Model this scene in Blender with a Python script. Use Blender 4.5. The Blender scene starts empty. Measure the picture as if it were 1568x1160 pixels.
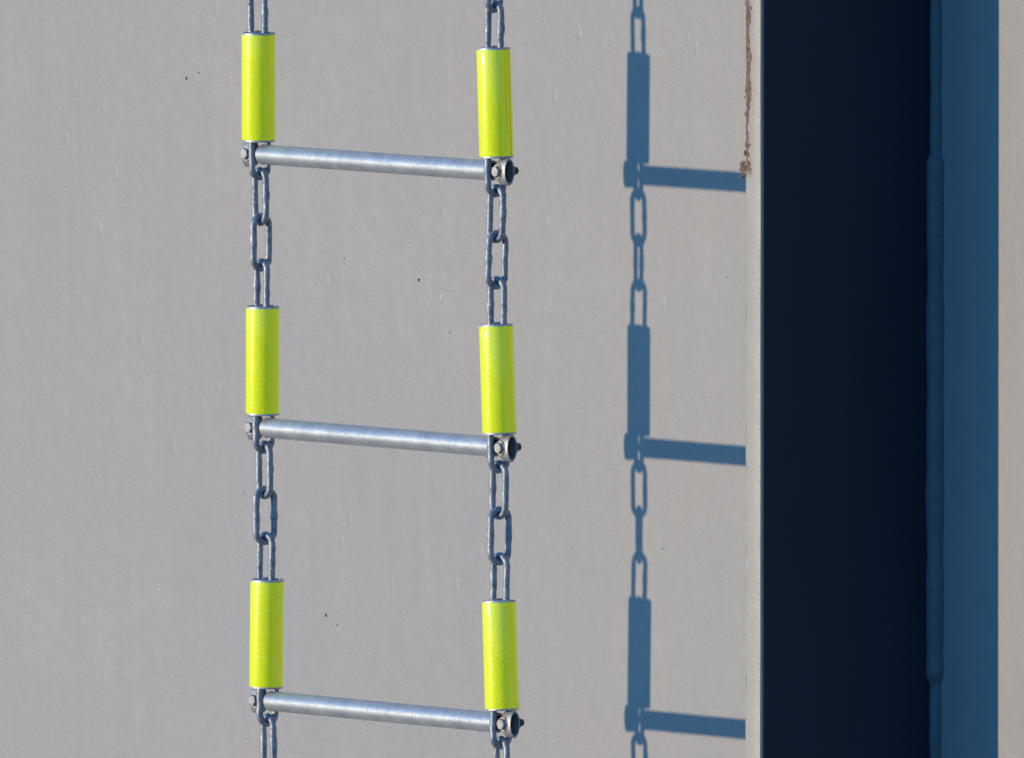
import bpy, bmesh, math, random
from mathutils import Vector, Matrix, noise as mn
random.seed(7)
U = 0.30/415.0            # modelling unit in metres (rung pitch 300 mm = 415 units)
S = bpy.context.scene
PSI = math.radians(53.0); TH = math.radians(3.45); D = 44000*U

# ---------------------------------------------------------------- helpers
def link(o, parent=None):
    S.collection.objects.link(o)
    if parent: o.parent = parent
    return o
def mesh_obj(name, bm, mat, parent=None, smooth=True, ang=35):
    me = bpy.data.meshes.new(name)
    bmesh.ops.recalc_face_normals(bm, faces=bm.faces[:])
    bm.to_mesh(me); bm.free()
    if smooth:
        for p in me.polygons: p.use_smooth = True
        me.set_sharp_from_angle(angle=math.radians(ang))
    for m in (mat if isinstance(mat, list) else [mat]): me.materials.append(m)
    return link(bpy.data.objects.new(name, me), parent)
def lathe(bm, prof, M, seg=48, closed=True):
    rings = []
    for r, z in prof:
        rings.append([bm.verts.new(M @ Vector((r*math.cos(2*math.pi*i/seg), r*math.sin(2*math.pi*i/seg), z))) for i in range(seg)])
    n = len(rings)
    for j in range(n if closed else n-1):
        a, b = rings[j], rings[(j+1) % n]
        for i in range(seg):
            bm.faces.new((a[i], a[(i+1) % seg], b[(i+1) % seg], b[i]))
    return rings
def solid(bm, prof, M, seg=48):
    r = lathe(bm, prof, M, seg, closed=False)
    bm.faces.new(r[0]); bm.faces.new(r[-1])
def sweep(bm, pts, rad, M, seg=12, closed=True, nrm=Vector((0, 1, 0))):
    n = len(pts); rings = []
    for i in range(n):
        t = (pts[(i+1) % n]-pts[(i-1) % n]).normalized()
        b = t.cross(nrm).normalized()
        r = rad(i/n) if callable(rad) else rad
        rings.append([bm.verts.new(M @ (pts[i] + b*(r*math.cos(2*math.pi*k/seg)) + nrm*(r*math.sin(2*math.pi*k/seg)))) for k in range(seg)])
    for i in range(n):
        a, b = rings[i], rings[(i+1) % n]
        for k in range(seg):
            bm.faces.new((a[k], a[(k+1) % seg], b[(k+1) % seg], b[k]))
def axis_mat(p, d):
    return Matrix.Translation(p) @ Vector(d).to_track_quat('Z', 'Y').to_matrix().to_4x4()

class N:
    def __init__(s, name):
        s.m = bpy.data.materials.new(name); s.m.use_nodes = True
        s.t = s.m.node_tree; s.b = s.t.nodes['Principled BSDF']
        s.co = s.t.nodes.new('ShaderNodeTexCoord').outputs['Object']
    def n(s, k, **p):
        x = s.t.nodes.new(k)
        for a, v in p.items(): setattr(x, a, v)
        return x
    def l(s, a, b): s.t.links.new(a, b)
    def mapc(s, sc, loc=(0, 0, 0)):
        x = s.n('ShaderNodeMapping'); x.inputs['Scale'].default_value = sc; x.inputs['Location'].default_value = loc
        s.l(s.co, x.inputs['Vector']); return x.outputs[0]
    def noise(s, scale, vec=None, det=4, rough=.55):
        x = s.n('ShaderNodeTexNoise'); x.inputs['Scale'].default_value = scale
        x.inputs['Detail'].default_value = det; x.inputs['Roughness'].default_value = rough
        s.l(vec or s.co, x.inputs['Vector']); return x.outputs['Fac']
    def vor(s, scale, vec=None, feat='F1'):
        x = s.n('ShaderNodeTexVoronoi'); x.feature = feat; x.inputs['Scale'].default_value = scale
        s.l(vec or s.co, x.inputs['Vector']); return x
    def rng(s, v, a, b, c=0., d=1.):
        x = s.n('ShaderNodeMapRange'); s.l(v, x.inputs[0])
        for i, q in enumerate((a, b, c, d)): x.inputs[i+1].default_value = q
        return x.outputs[0]
    def math(s, op, a, b):
        x = s.n('ShaderNodeMath', operation=op)
        for i, q in enumerate((a, b)):
            if isinstance(q, (int, float)): x.inputs[i].default_value = q
            else: s.l(q, x.inputs[i])
        return x.outputs[0]
    def mix(s, f, a, b):
        x = s.n('ShaderNodeMix', data_type='RGBA')
        if isinstance(f, (int, float)): x.inputs[0].default_value = f
        else: s.l(f, x.inputs[0])
        for i, q in ((6, a), (7, b)):
            if isinstance(q, tuple): x.inputs[i].default_value = (*q, 1)
            else: s.l(q, x.inputs[i])
        return x.outputs[2]
    def bump(s, h, strength, dist, prev=None):
        x = s.n('ShaderNodeBump'); x.inputs['Strength'].default_value = strength; x.inputs['Distance'].default_value = dist
        s.l(h, x.inputs['Height'])
        if prev: s.l(prev, x.inputs['Normal'])
        return x.outputs[0]
    def out(s, col=None, rough=None, normal=None, metal=None, spec=None):
        for k, v in (('Base Color', col), ('Roughness', rough), ('Normal', normal), ('Metallic', metal), ('Specular IOR Level', spec)):
            if v is None: continue
            if isinstance(v, tuple): s.b.inputs[k].default_value = (*v, 1)
            elif isinstance(v, (int, float)): s.b.inputs[k].default_value = v
            else: s.l(v, s.b.inputs[k])
        return s.m

# ---------------------------------------------------------------- materials
def paint(name, A, B, specks=True, rust=None):
    m = N(name)
    big = m.rng(m.noise(2.2, det=3), .3, .7)
    c = m.mix(big, A, B)
    streak = m.rng(m.noise(1., m.mapc((24, 24, 2.6)), 6, .68), .35, .75)
    c = m.mix(m.math('MULTIPLY', streak, .34), c, tuple(x*1.18 for x in A))
    mott = m.rng(m.noise(38, det=5, rough=.72), .35, .7)
    c = m.mix(m.math('MULTIPLY', mott, .22), c, tuple(x*.78 for x in B))
    fine = m.noise(300, det=2)
    h = m.math('MULTIPLY', m.noise(5, det=1), .0024)
    h = m.math('ADD', h, m.math('MULTIPLY', mott, .00040))
    h = m.math('ADD', h, m.math('MULTIPLY', fine, .00026))
    if specks:
        # sags and drips under the paint, in patches
        vd = m.vor(40, m.mapc((1, 1, .5), (3, 0, 1)))
        dn = m.math('MULTIPLY', m.rng(vd.outputs['Distance'], .20, .06), m.rng(m.noise(7, det=2), .48, .60))
        h = m.math('ADD', h, m.math('MULTIPLY', dn, .00055))
        for sc, thr, sel, col, amt in ((17, .012, .62, (.07, .06, .06), .85), (26, .026, .6, (.70, .70, .68), .85), (60, .045, .70, (.18, .16, .15), .6)):
            v = m.vor(sc, m.mapc((1, 1, .7 if sc != 26 else .3), (sc*.37, 0, sc*.11)))
            d = m.math('ADD', v.outputs['Distance'], m.math('MULTIPLY', m.math('SUBTRACT', fine, .5), thr*1.8))
            mask = m.rng(d, thr, thr*.55)
            sx = m.n('ShaderNodeSeparateColor'); m.l(v.outputs['Color'], sx.inputs[0])
            pick = m.math('GREATER_THAN', sx.outputs[0], sel)
            mk = m.math('MULTIPLY', m.math('MULTIPLY', mask, pick), amt)
            c = m.mix(mk, c, col)
            h = m.math('ADD', h, m.math('MULTIPLY', mk, .0003))
    if rust:
        c, h = rust(m, c, h)
    nb = m.bump(h, 1., 1.)
    return m.out(c, m.rng(fine, .2, .8, .38, .55), nb, spec=.4)

WALL_A = (.365, .357, .347); WALL_B = (.322, .334, .340)
m_wall = paint('weathered_beige_paint', WALL_A, WALL_B)

def edge_rust(m, c, h):
    sp = m.n('ShaderNodeSeparateXYZ'); m.l(m.co, sp.inputs[0])
    wob = m.math('MULTIPLY', m.math('SUBTRACT', m.noise(90, det=6, rough=.75), .5), 40*U)
    wob2 = m.math('MULTIPLY', m.math('SUBTRACT', m.noise(14, det=2), .5), 34*U)
    x = m.math('ADD', m.math('ADD', sp.outputs[0], wob), wob2)
    band = m.rng(x, 1032*U, 1029*U)
    zm = m.rng(sp.outputs[2], 362*U, 378*U)
    mk = m.math('MULTIPLY', band, zm)
    rc = m.mix(m.rng(m.noise(260, det=5, rough=.8), .35, .65), (.06, .035, .03), (.30, .19, .14))
    # rust bleeding into the paint around the break
    bleed = m.math('MULTIPLY', m.math('MULTIPLY', m.rng(x, 1048*U, 1030*U), zm), .45)
    c = m.mix(bleed, c, (.34, .25, .19))
    e = m.math('MULTIPLY', m.rng(m.math('ADD', sp.outputs[0], m.math('MULTIPLY', wob, .2)), 1025*U, 1023*U), m.rng(m.noise(30, m.mapc((0, 0, 1)), det=4), .45, .6))
    c = m.mix(m.math('MULTIPLY', e, .55), c, (.17, .14, .11))
    return m.mix(mk, c, rc), m.math('SUBTRACT', h, m.math('MULTIPLY', mk, .0010))
m_fin = paint('weathered_edge_paint', (.43, .42, .38), (.38, .37, .34), specks=False, rust=edge_rust)

m = N('navy_side_shade')  # shade of the plate's sunless side, put into a dark navy colour
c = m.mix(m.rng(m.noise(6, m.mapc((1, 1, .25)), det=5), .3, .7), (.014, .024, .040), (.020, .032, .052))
m_side_shade = m.out(c, .6, m.bump(m.noise(120, det=4), .25, .0008), spec=.12)

m = N('rust')
c = m.mix(m.rng(m.noise(300, det=5, rough=.8), .35, .65), (.07, .042, .036), (.34, .22, .17))
m_rust = m.out(c, .9, m.bump(m.noise(500, det=4), .8, .001))

def galv(name, a, b, dark, metal, pit=.5, rscale=1., lo=.32, hi=.55, lim=(.56, .68)):
    m = N(name)
    c = m.mix(m.rng(m.noise(60*rscale, m.mapc((1, 1, 1)), det=5, rough=.65), .3, .7), a, b)
    f = m.noise(330, det=5, rough=.75)
    c = m.mix(m.math('MULTIPLY', m.rng(f, *lim), pit), c, dark)
    nb = m.bump(f, .5, .0009)
    return m.out(c, m.rng(f, .3, .7, lo, hi), nb, metal)
m_rung = galv('galvanised_rung', (.56, .61, .64), (.38, .45, .52), (.14, .13, .12), .5, .65, .8)
m_chain = galv('galvanised_chain', (.40, .44, .48), (.17, .23, .31), (.03, .03, .035), .5, .75, 1.8, .36, .6, (.54, .66))
m_bolt = galv('zinc_bolt', (.40, .42, .43), (.28, .30, .32), (.06, .05, .05), .6, .7)
m_collar = galv('galvanised_collar', (.46, .47, .47), (.34, .36, .37), (.10, .09, .08), .5, .6)
m = N('dark_steel'); m_dark = m.out((.04, .05, .065), .45, m.bump(m.noise(300), .3, .0005))

m = N('fluorescent_yellow_film')
v = m.vor(340); cell = m.rng(v.outputs['Distance'], .2, .6)
big = m.rng(m.noise(40, det=4), .35, .7)
c = m.mix(m.math('MULTIPLY', cell, .36), (.88, .99, .001), (.58, .77, .0))
c = m.mix(m.math('MULTIPLY', big, .15), c, (.72, .90, .0))
sx = m.n('ShaderNodeSeparateColor'); m.l(v.outputs['Color'], sx.inputs[0])
glint = m.math('GREATER_THAN', sx.outputs[1], .86)
c = m.mix(m.math('MULTIPLY', glint, m.rng(cell, .6, 0, 0, .5)), c, (.97, .98, .30))
dirt = m.rng(m.noise(380, det=4, rough=.8), .69, .75)
c = m.mix(m.math('MULTIPLY', dirt, .5), c, (.2, .22, .03))
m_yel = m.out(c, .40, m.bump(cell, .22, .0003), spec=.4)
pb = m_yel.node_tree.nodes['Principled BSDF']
pb.inputs['Coat Weight'].default_value = 1.
pb.inputs['Coat Roughness'].default_value = .03
# steady glow added to brighten the film, imitating fluorescent pigment
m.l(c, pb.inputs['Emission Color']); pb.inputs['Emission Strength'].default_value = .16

m = N('concrete_ground')
c = m.mix(m.noise(.7, det=6), (.16, .155, .15), (.24, .23, .22))
m_ground = m.out(c, .85, m.bump(m.noise(12, det=6), .5, .01))

# ---------------------------------------------------------------- ground
bm = bmesh.new(); g = 1500
bm.faces.new([bm.verts.new(p) for p in ((-g, -g, -4), (g, -g, -4), (g, g, -4), (-g, g, -4))])
mesh_obj('ground', bm, m_ground, smooth=False)

# ---------------------------------------------------------------- wall
def box(bm, x0, x1, y0, y1, z0, z1, bev=0, seg=3):
    r = bmesh.ops.create_cube(bm, size=1)
    bmesh.ops.scale(bm, vec=(x1-x0, y1-y0, z1-z0), verts=r['verts'])
    bmesh.ops.translate(bm, vec=((x0+x1)/2, (y0+y1)/2, (z0+z1)/2), verts=r['verts'])
    if bev:
        ed = [e for e in bm.edges if all(v in r['verts'] for v in e.verts)]
        bmesh.ops.bevel(bm, geom=ed, offset=bev, segments=seg, affect='EDGES')
bm = bmesh.new(); box(bm, -7, 7, 0, .03, -4, 7)
wall = mesh_obj('steel_wall', bm, m_wall, smooth=False)

def blob(bm, p, r, sc=(1, .5, 1), seed=0, sub=2):
    q = bmesh.ops.create_icosphere(bm, subdivisions=sub, radius=1)
    for v in q['verts']:
        k = 1+.55*mn.noise(v.co*1.6+Vector((seed*3.1, seed, 0)))
        v.co = Vector((v.co.x*sc[0]*r*k, v.co.y*sc[1]*r*k, v.co.z*sc[2]*r*k))+Vector(p)
bm = bmesh.new()
chips = [(-840, 427, 2.6), (-808, 437, 1.6), (-238, 141, 2.8), (-478, -388, 2.8), (-448, -402, 1.6), (-364, -120, 2.), (-158, 64, 1.6), (540, 180, 1.4), (-430, 165, 1.5), (-95, 310, 1.5), (-560, 505, 1.3), (380, -240, 1.3), (-690, -210, 1.3)]
for i, (x, z, r) in enumerate(chips):
    blob(bm, (x*U, -.2*U, z*U), r*U*.8, (1, .6, 1.2), i)
mesh_obj('paint_chips', bm, m_dark, wall)

# ---------------------------------------------------------------- perpendicular stiffener plate
FX0, FX1, FY = 1020*U, 1059*U, -332*U
fin = bpy.data.objects.new('steel_stiffener_plate', None); link(fin)
# plate body: bevelled box, its long edges slightly wavy from flame cutting
bm = bmesh.new(); rows = []
z = -5500.
while z <= 9600.:
    near = abs(z) < 900
    w1 = 1.6*mn.noise(Vector((0, 0, z*.006)))+.5*mn.noise(Vector((0, 5, z*.05)))
    if 370 < z < 900: w1 += 2.2*max(0, mn.noise(Vector((2, 5, z*.035))))
    w2 = 1.2*mn.noise(Vector((7, 0, z*.005)))+.35*mn.noise(Vector((7, 5, z*.06)))
    x0, x1, y0 = FX0+w1*U, FX1-.0012+w2*U*.6, FY
    b = 2.6*U
    sec = [(x0, -.0005), (x0, y0+b), (x0+b*.3, y0+b*.3), (x0+b, y0), (x1-b, y0), (x1-b*.3, y0+b*.3), (x1, y0+b), (x1, -.0005)]
    rows.append([bm.verts.new((x, y, z*U)) for x, y in sec])
    z += 8 if near else 200
for a, b_ in zip(rows, rows[1:]):
    for k in range(8): bm.faces.new((a[k], a[(k+1) % 8], b_[(k+1) % 8], b_[k]))
bm.faces.new(rows[0]); bm.faces.new(rows[-1])
mesh_obj('plate_body', bm, m_fin, fin, ang=30)
bm = bmesh.new(); box(bm, FX1-.0004, FX1+.0006, FY+.0035, -.0006, -4, 6.9, .0002, 1)  # thin skin over the right side, carrying its shade as colour
mesh_obj('side_shade_skin', bm, m_side_shade, fin)
# fillet weld bead in the corner
bm = bmesh.new(); rows = []
z = -900.
while z <= 900:
    r = 13 + 1.6*mn.noise(Vector((0, 0, z*.03))) + .35*math.sin(z*.45+3*mn.noise(Vector((1, 0, z*.02))))
    if -405 < z < 390: r += 6*min(1, (390-z)/10, (z+405)/10)+2.5*mn.noise(Vector((4, 0, z*.012)))
    ring = []
    for k in range(9):
        a = k/8*math.pi/2
        ring.append(bm.verts.new((FX1+.0004+r*U*math.cos(a)*.95, -r*U*math.sin(a)-.0002, z*U)))
    rows.append(ring); z += 4
for a, b in zip(rows, rows[1:]):
    for k in range(8): bm.faces.new((a[k], a[k+1], b[k+1], b[k]))
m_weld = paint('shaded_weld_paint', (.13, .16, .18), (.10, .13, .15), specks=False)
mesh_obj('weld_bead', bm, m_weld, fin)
# rust scabs: thin flakes lying on the front-left edge, and a crust at the lower end
bm = bmesh.new()
for i in range(170):
    zz = random.uniform(372, 760); k = mn.noise(Vector((zz*.02, 3, 0)))
    if k < .0 and zz > 510: continue
    cx = 1025+6*mn.noise(Vector((0, zz*.02, 0)))
    blob(bm, ((cx+random.gauss(0, 2.8))*U, FY+.3*U, zz*U), random.uniform(.7, 2.6)*U, (1, .30, 2.4), i, 1)
for i in range(38):
    blob(bm, ((1020+random.uniform(-13, 9))*U, FY+random.uniform(0, 4)*U, random.gauss(376, 9)*U), random.uniform(1.4, 4.)*U, (1, .6, 1), i+200)
mesh_obj('rust_scabs', bm, m_rust, fin)

# ---------------------------------------------------------------- chain ladder
lad = bpy.data.objects.new('chain_ladder', None); link(lad)
def pos(side, z):
    if side < 0: return Vector((76-.009*z, -530-.011*z, z))
    return Vector((669-.002*z, -530-.011*z, z))
P = 415.; Z0 = -51.
for side, nm in ((-1, 'left'), (1, 'right')):
    bm = bmesh.new()
    for k in range(-3, 4):
        for j in range(6):
            zc = Z0+P*k+5-j*P/6
            if abs(zc) > 1000: continue
            c = pos(side, zc)
            n = 44; pts = []
            R = 14.8; H = 25.
            for i in range(n):
                t = i/n*4
                if t < 1: a = math.pi*t; pts.append(Vector((R*math.cos(a), 0, H+R*math.sin(a))))
                elif t < 2: pts.append(Vector((-R, 0, H-2*H*(t-1))))
                elif t < 3: a = math.pi*(t-2)+math.pi; pts.append(Vector((R*math.cos(a), 0, -H+R*math.sin(a))))
                else: pts.append(Vector((R, 0, -H+2*H*(t-3))))
            yaw = (90 if j % 2 == 0 else 0)+random.gauss(0, 6)
            if j == 0: yaw = 90
            M = Matrix.Scale(U, 4) @ Matrix.Translation(c) @ Matrix.Rotation(math.radians(yaw), 4, 'Z') @ Matrix.Rotation(math.radians(random.gauss(0, 1.2)), 4, 'Y')
            ww = random.choice((.375, .875))
            sweep(bm, pts, lambda f, ww=ww: 5.1+.9*math.exp(-((f-ww)/.035)**2), M, 14)
    for v in bm.verts:
        q = v.co/U
        v.co += Vector((mn.noise(q*.12), mn.noise(q*.12+Vector((9, 0, 0))), mn.noise(q*.12+Vector((0, 9, 0)))))*.9*U
    mesh_obj('chain_'+nm, bm, m_chain, lad)

for k in range(-2, 3):
    z = Z0+P*k
    L, R_ = pos(-1, z), pos(1, z)
    ax = (R_-L).normalized()
    bm = bmesh.new()
    a = L+ax*8; ln = (R_-L).length-16
    M = axis_mat(a*U, ax)
    prof = [(14.2, 0), (15.2, 1)]+[(15.2+.35*mn.noise(Vector((t*.03, k, 0))), t) for t in range(20, int(ln)-10, 20)]+[(15.2, ln-1), (14.2, ln), (11.5, ln), (11.5, 0)]
    lathe(bm, [(r*U, q*U) for r, q in prof], M, 56)
    # small zinc drips left by the galvanising, under the rung
    for _ in range(4):
        t = random.uniform(15, ln-15)
        p = a+ax*t+Vector((0, -5, -14.3))
        blob(bm, p*U, random.uniform(1.0, 1.8)*U, (1.3, 1, 1.1), _, 2)
    mesh_obj('rung_%d' % (k+3), bm, m_rung, lad)
    bm = bmesh.new()
    M = axis_mat((L-ax*12)*U, ax)
    solid(bm, [(6.5*U, 0), (6.5*U, ((R_-L).length+24)*U)], M, 24)
    mesh_obj('core_rod_%d' % (k+3), bm, m_bolt, lad)
    for side, c in ((-1, L), (1, R_)):
        d = ax*side
        tag = '%s_%d' % ('left' if side < 0 else 'right', k+3)
        # flattened open tube end outside the chain
        zz = Vector((0, 0, 1)); zz = (zz-d*zz.dot(d)).normalized(); yy = d.cross(zz)
        M = Matrix.Translation((c+d*7)*U) @ Matrix((
            (zz.x, yy.x*.46, d.x, 0), (zz.y, yy.y*.46, d.y, 0), (zz.z, yy.z*.46, d.z, 0), (0, 0, 0, 1)))
        ce = 27
        prof = [(9, 0), (14, .5), (17.5, 3), (20.2, 8), (20.8, ce-1.2), (20, ce), (17, ce), (16.4, 9), (12, 6), (9, 5)]
        bm = bmesh.new()
        lathe(bm, [(r*U, q*U) for r, q in prof], M, 48)
        mesh_obj('flattened_end_'+tag, bm, m_collar, lad)
        bm = bmesh.new(); solid(bm, [(16.2*U, 9.5*U), (16.2*U, 11*U)], M, 32)  # dark disc that paints the shade inside the open end
        mesh_obj('end_shade_disc_'+tag, bm, m_dark, lad)
        # through bolt: head to the front, nut and thread behind
        p = c+d*(17 if side > 0 else 21)
        f = Vector((0, -1, .03*random.uniform(-1, 1))).normalized()
        bm = bmesh.new()
        Mb = axis_mat((p+f*9.0)*U, f) @ Matrix.Rotation(random.uniform(-.4, .4), 4, 'Z')
        solid(bm, [(11*U, 0), (11*U, 1.5*U)], Mb, 28)
        solid(bm, [(9.2*U, 1.6*U), (9.2*U, 5.6*U), (7.8*U, 6.6*U)], Mb, 6)
        mesh_obj('bolt_head_'+tag, bm, m_bolt, lad)
        bm = bmesh.new()
        Mb = axis_mat((p-f*9.0)*U, -f)
        solid(bm, [(11*U, 0), (11*U, 1.8*U)], Mb, 28)
        solid(bm, [(9*U, 1.9*U), (9*U, 10*U), (7.8*U, 11*U)], Mb, 6)
        solid(bm, [(5.6*U, 11*U), (5.6*U, 17*U), (4.6*U, 18*U)], Mb, 20)
        mesh_obj('bolt_nut_'+tag, bm, m_dark, lad)
        # sleeve above the rung: steel pipe + yellow film
        zc = z+102
        cc = pos(side, zc)
        tilt = Vector((-.055 if side > 0 else .010, -.0, 1)).normalized()
        tilt = (tilt+Vector((random.gauss(0, .005), random.gauss(0, .004), 0))).normalized()
        bm = bmesh.new(); Lh = 83
        M = axis_mat((cc-tilt*Lh)*U, tilt)
        prof = [(24.2, 0), (25.0, .8), (25.0, 2*Lh-.8), (24.2, 2*Lh), (22.4, 2*Lh), (22.4, 0)]
        lathe(bm, [(r*U, q*U) for r, q in prof], M, 64)
        mesh_obj('spacer_pipe_'+tag, bm, m_rung, lad)
        bm = bmesh.new()
        seam = {(1, 1): 112, (-1, 0): -30}.get((side, k), 250+random.uniform(-40, 40))
        seg = 90; gap = math.radians(4.5)
        s0 = math.radians(seam)-math.pi/2
        rr = []
        for i in range(seg+1):
            a_ = s0+gap/2+(2*math.pi-gap)*i/seg
            h = Vector((math.cos(a_), math.sin(a_), 0)); h = (h-tilt*h.dot(tilt)).normalized()
            col = []
            e = .5*mn.noise(Vector((math.cos(a_)*2, math.sin(a_)*2, k*3+side)))
            for r, q in ((25.05, 3.2+e), (26.0, 3.2+e), (26.15, 4+e), (26.15, 2*Lh-4.4+e), (26.0, 2*Lh-3.4+e), (25.05, 2*Lh-3.4+e)):
                col.append(bm.verts.new((cc-tilt*Lh+tilt*q+h*r)*U))
            rr.append(col)
        for a1, b1 in zip(rr, rr[1:]):
            for q in range(5): bm.faces.new((a1[q], b1[q], b1[q+1], a1[q+1]))
        bm.faces.new(rr[0]); bm.faces.new(rr[-1])
        mesh_obj('yellow_sleeve_'+tag, bm, m_yel, lad)
        if (side, k) == (1, 1):
            # dark strip laid in the open seam of this sleeve
            bm = bmesh.new(); cols = []
            for i in range(5):
                a_ = s0+gap*(i/4-.5)*.98
                h = Vector((math.cos(a_), math.sin(a_), 0)); h = (h-tilt*h.dot(tilt)).normalized()
                cols.append([bm.verts.new((cc-tilt*Lh+tilt*q+h*25.25)*U) for q in (3.5, 2*Lh-3.8)])
            for a1, b1 in zip(cols, cols[1:]): bm.faces.new((a1[0], b1[0], b1[1], a1[1]))
            mesh_obj('seam_strip', bm, m_dark, lad)

# ---------------------------------------------------------------- light
sd = Vector((-.462, -1, .071)).normalized()
sun = bpy.data.lights.new('sun', 'SUN'); sun.energy = 3.25; sun.angle = math.radians(.65); sun.color = (1, .77, .51)
so = bpy.data.objects.new('sun', sun); link(so); so.rotation_euler = sd.to_track_quat('Z', 'Y').to_euler()
w = bpy.data.worlds.new('World'); S.world = w; w.use_nodes = True
sky = w.node_tree.nodes.new('ShaderNodeTexSky'); sky.sky_type = 'NISHITA'; sky.sun_disc = False
sky.sun_elevation = math.asin(sd.z); sky.sun_rotation = math.atan2(sd.x, sd.y)
sky.dust_density = 0.0; sky.ozone_density = 6.0; sky.air_density = 1.0
wb = w.node_tree.nodes.new('ShaderNodeMix'); wb.data_type = 'RGBA'; wb.blend_type = 'MULTIPLY'
wb.inputs[0].default_value = 1; wb.inputs[7].default_value = (5.0, 4.7, 4.1, 1)
bg = w.node_tree.nodes['Background']; bg.inputs[1].default_value = .15
w.node_tree.links.new(sky.outputs[0], wb.inputs[6]); w.node_tree.links.new(wb.outputs[2], bg.inputs[0])

# ---------------------------------------------------------------- camera
cam = bpy.data.cameras.new('camera'); co = bpy.data.objects.new('camera', cam); link(co)
back = Vector((math.sin(PSI)*math.cos(TH), -math.cos(PSI)*math.cos(TH), math.sin(TH)))
co.location = back*D
co.rotation_euler = back.to_track_quat('Z', 'Y').to_euler()
cam.sensor_width = 36; cam.lens = 36*44000/1568; cam.clip_end = 5000; cam.clip_start = .5
S.camera = co
S.view_settings.view_transform = 'Standard'; S.view_settings.look = 'None'; S.view_settings.exposure = 0
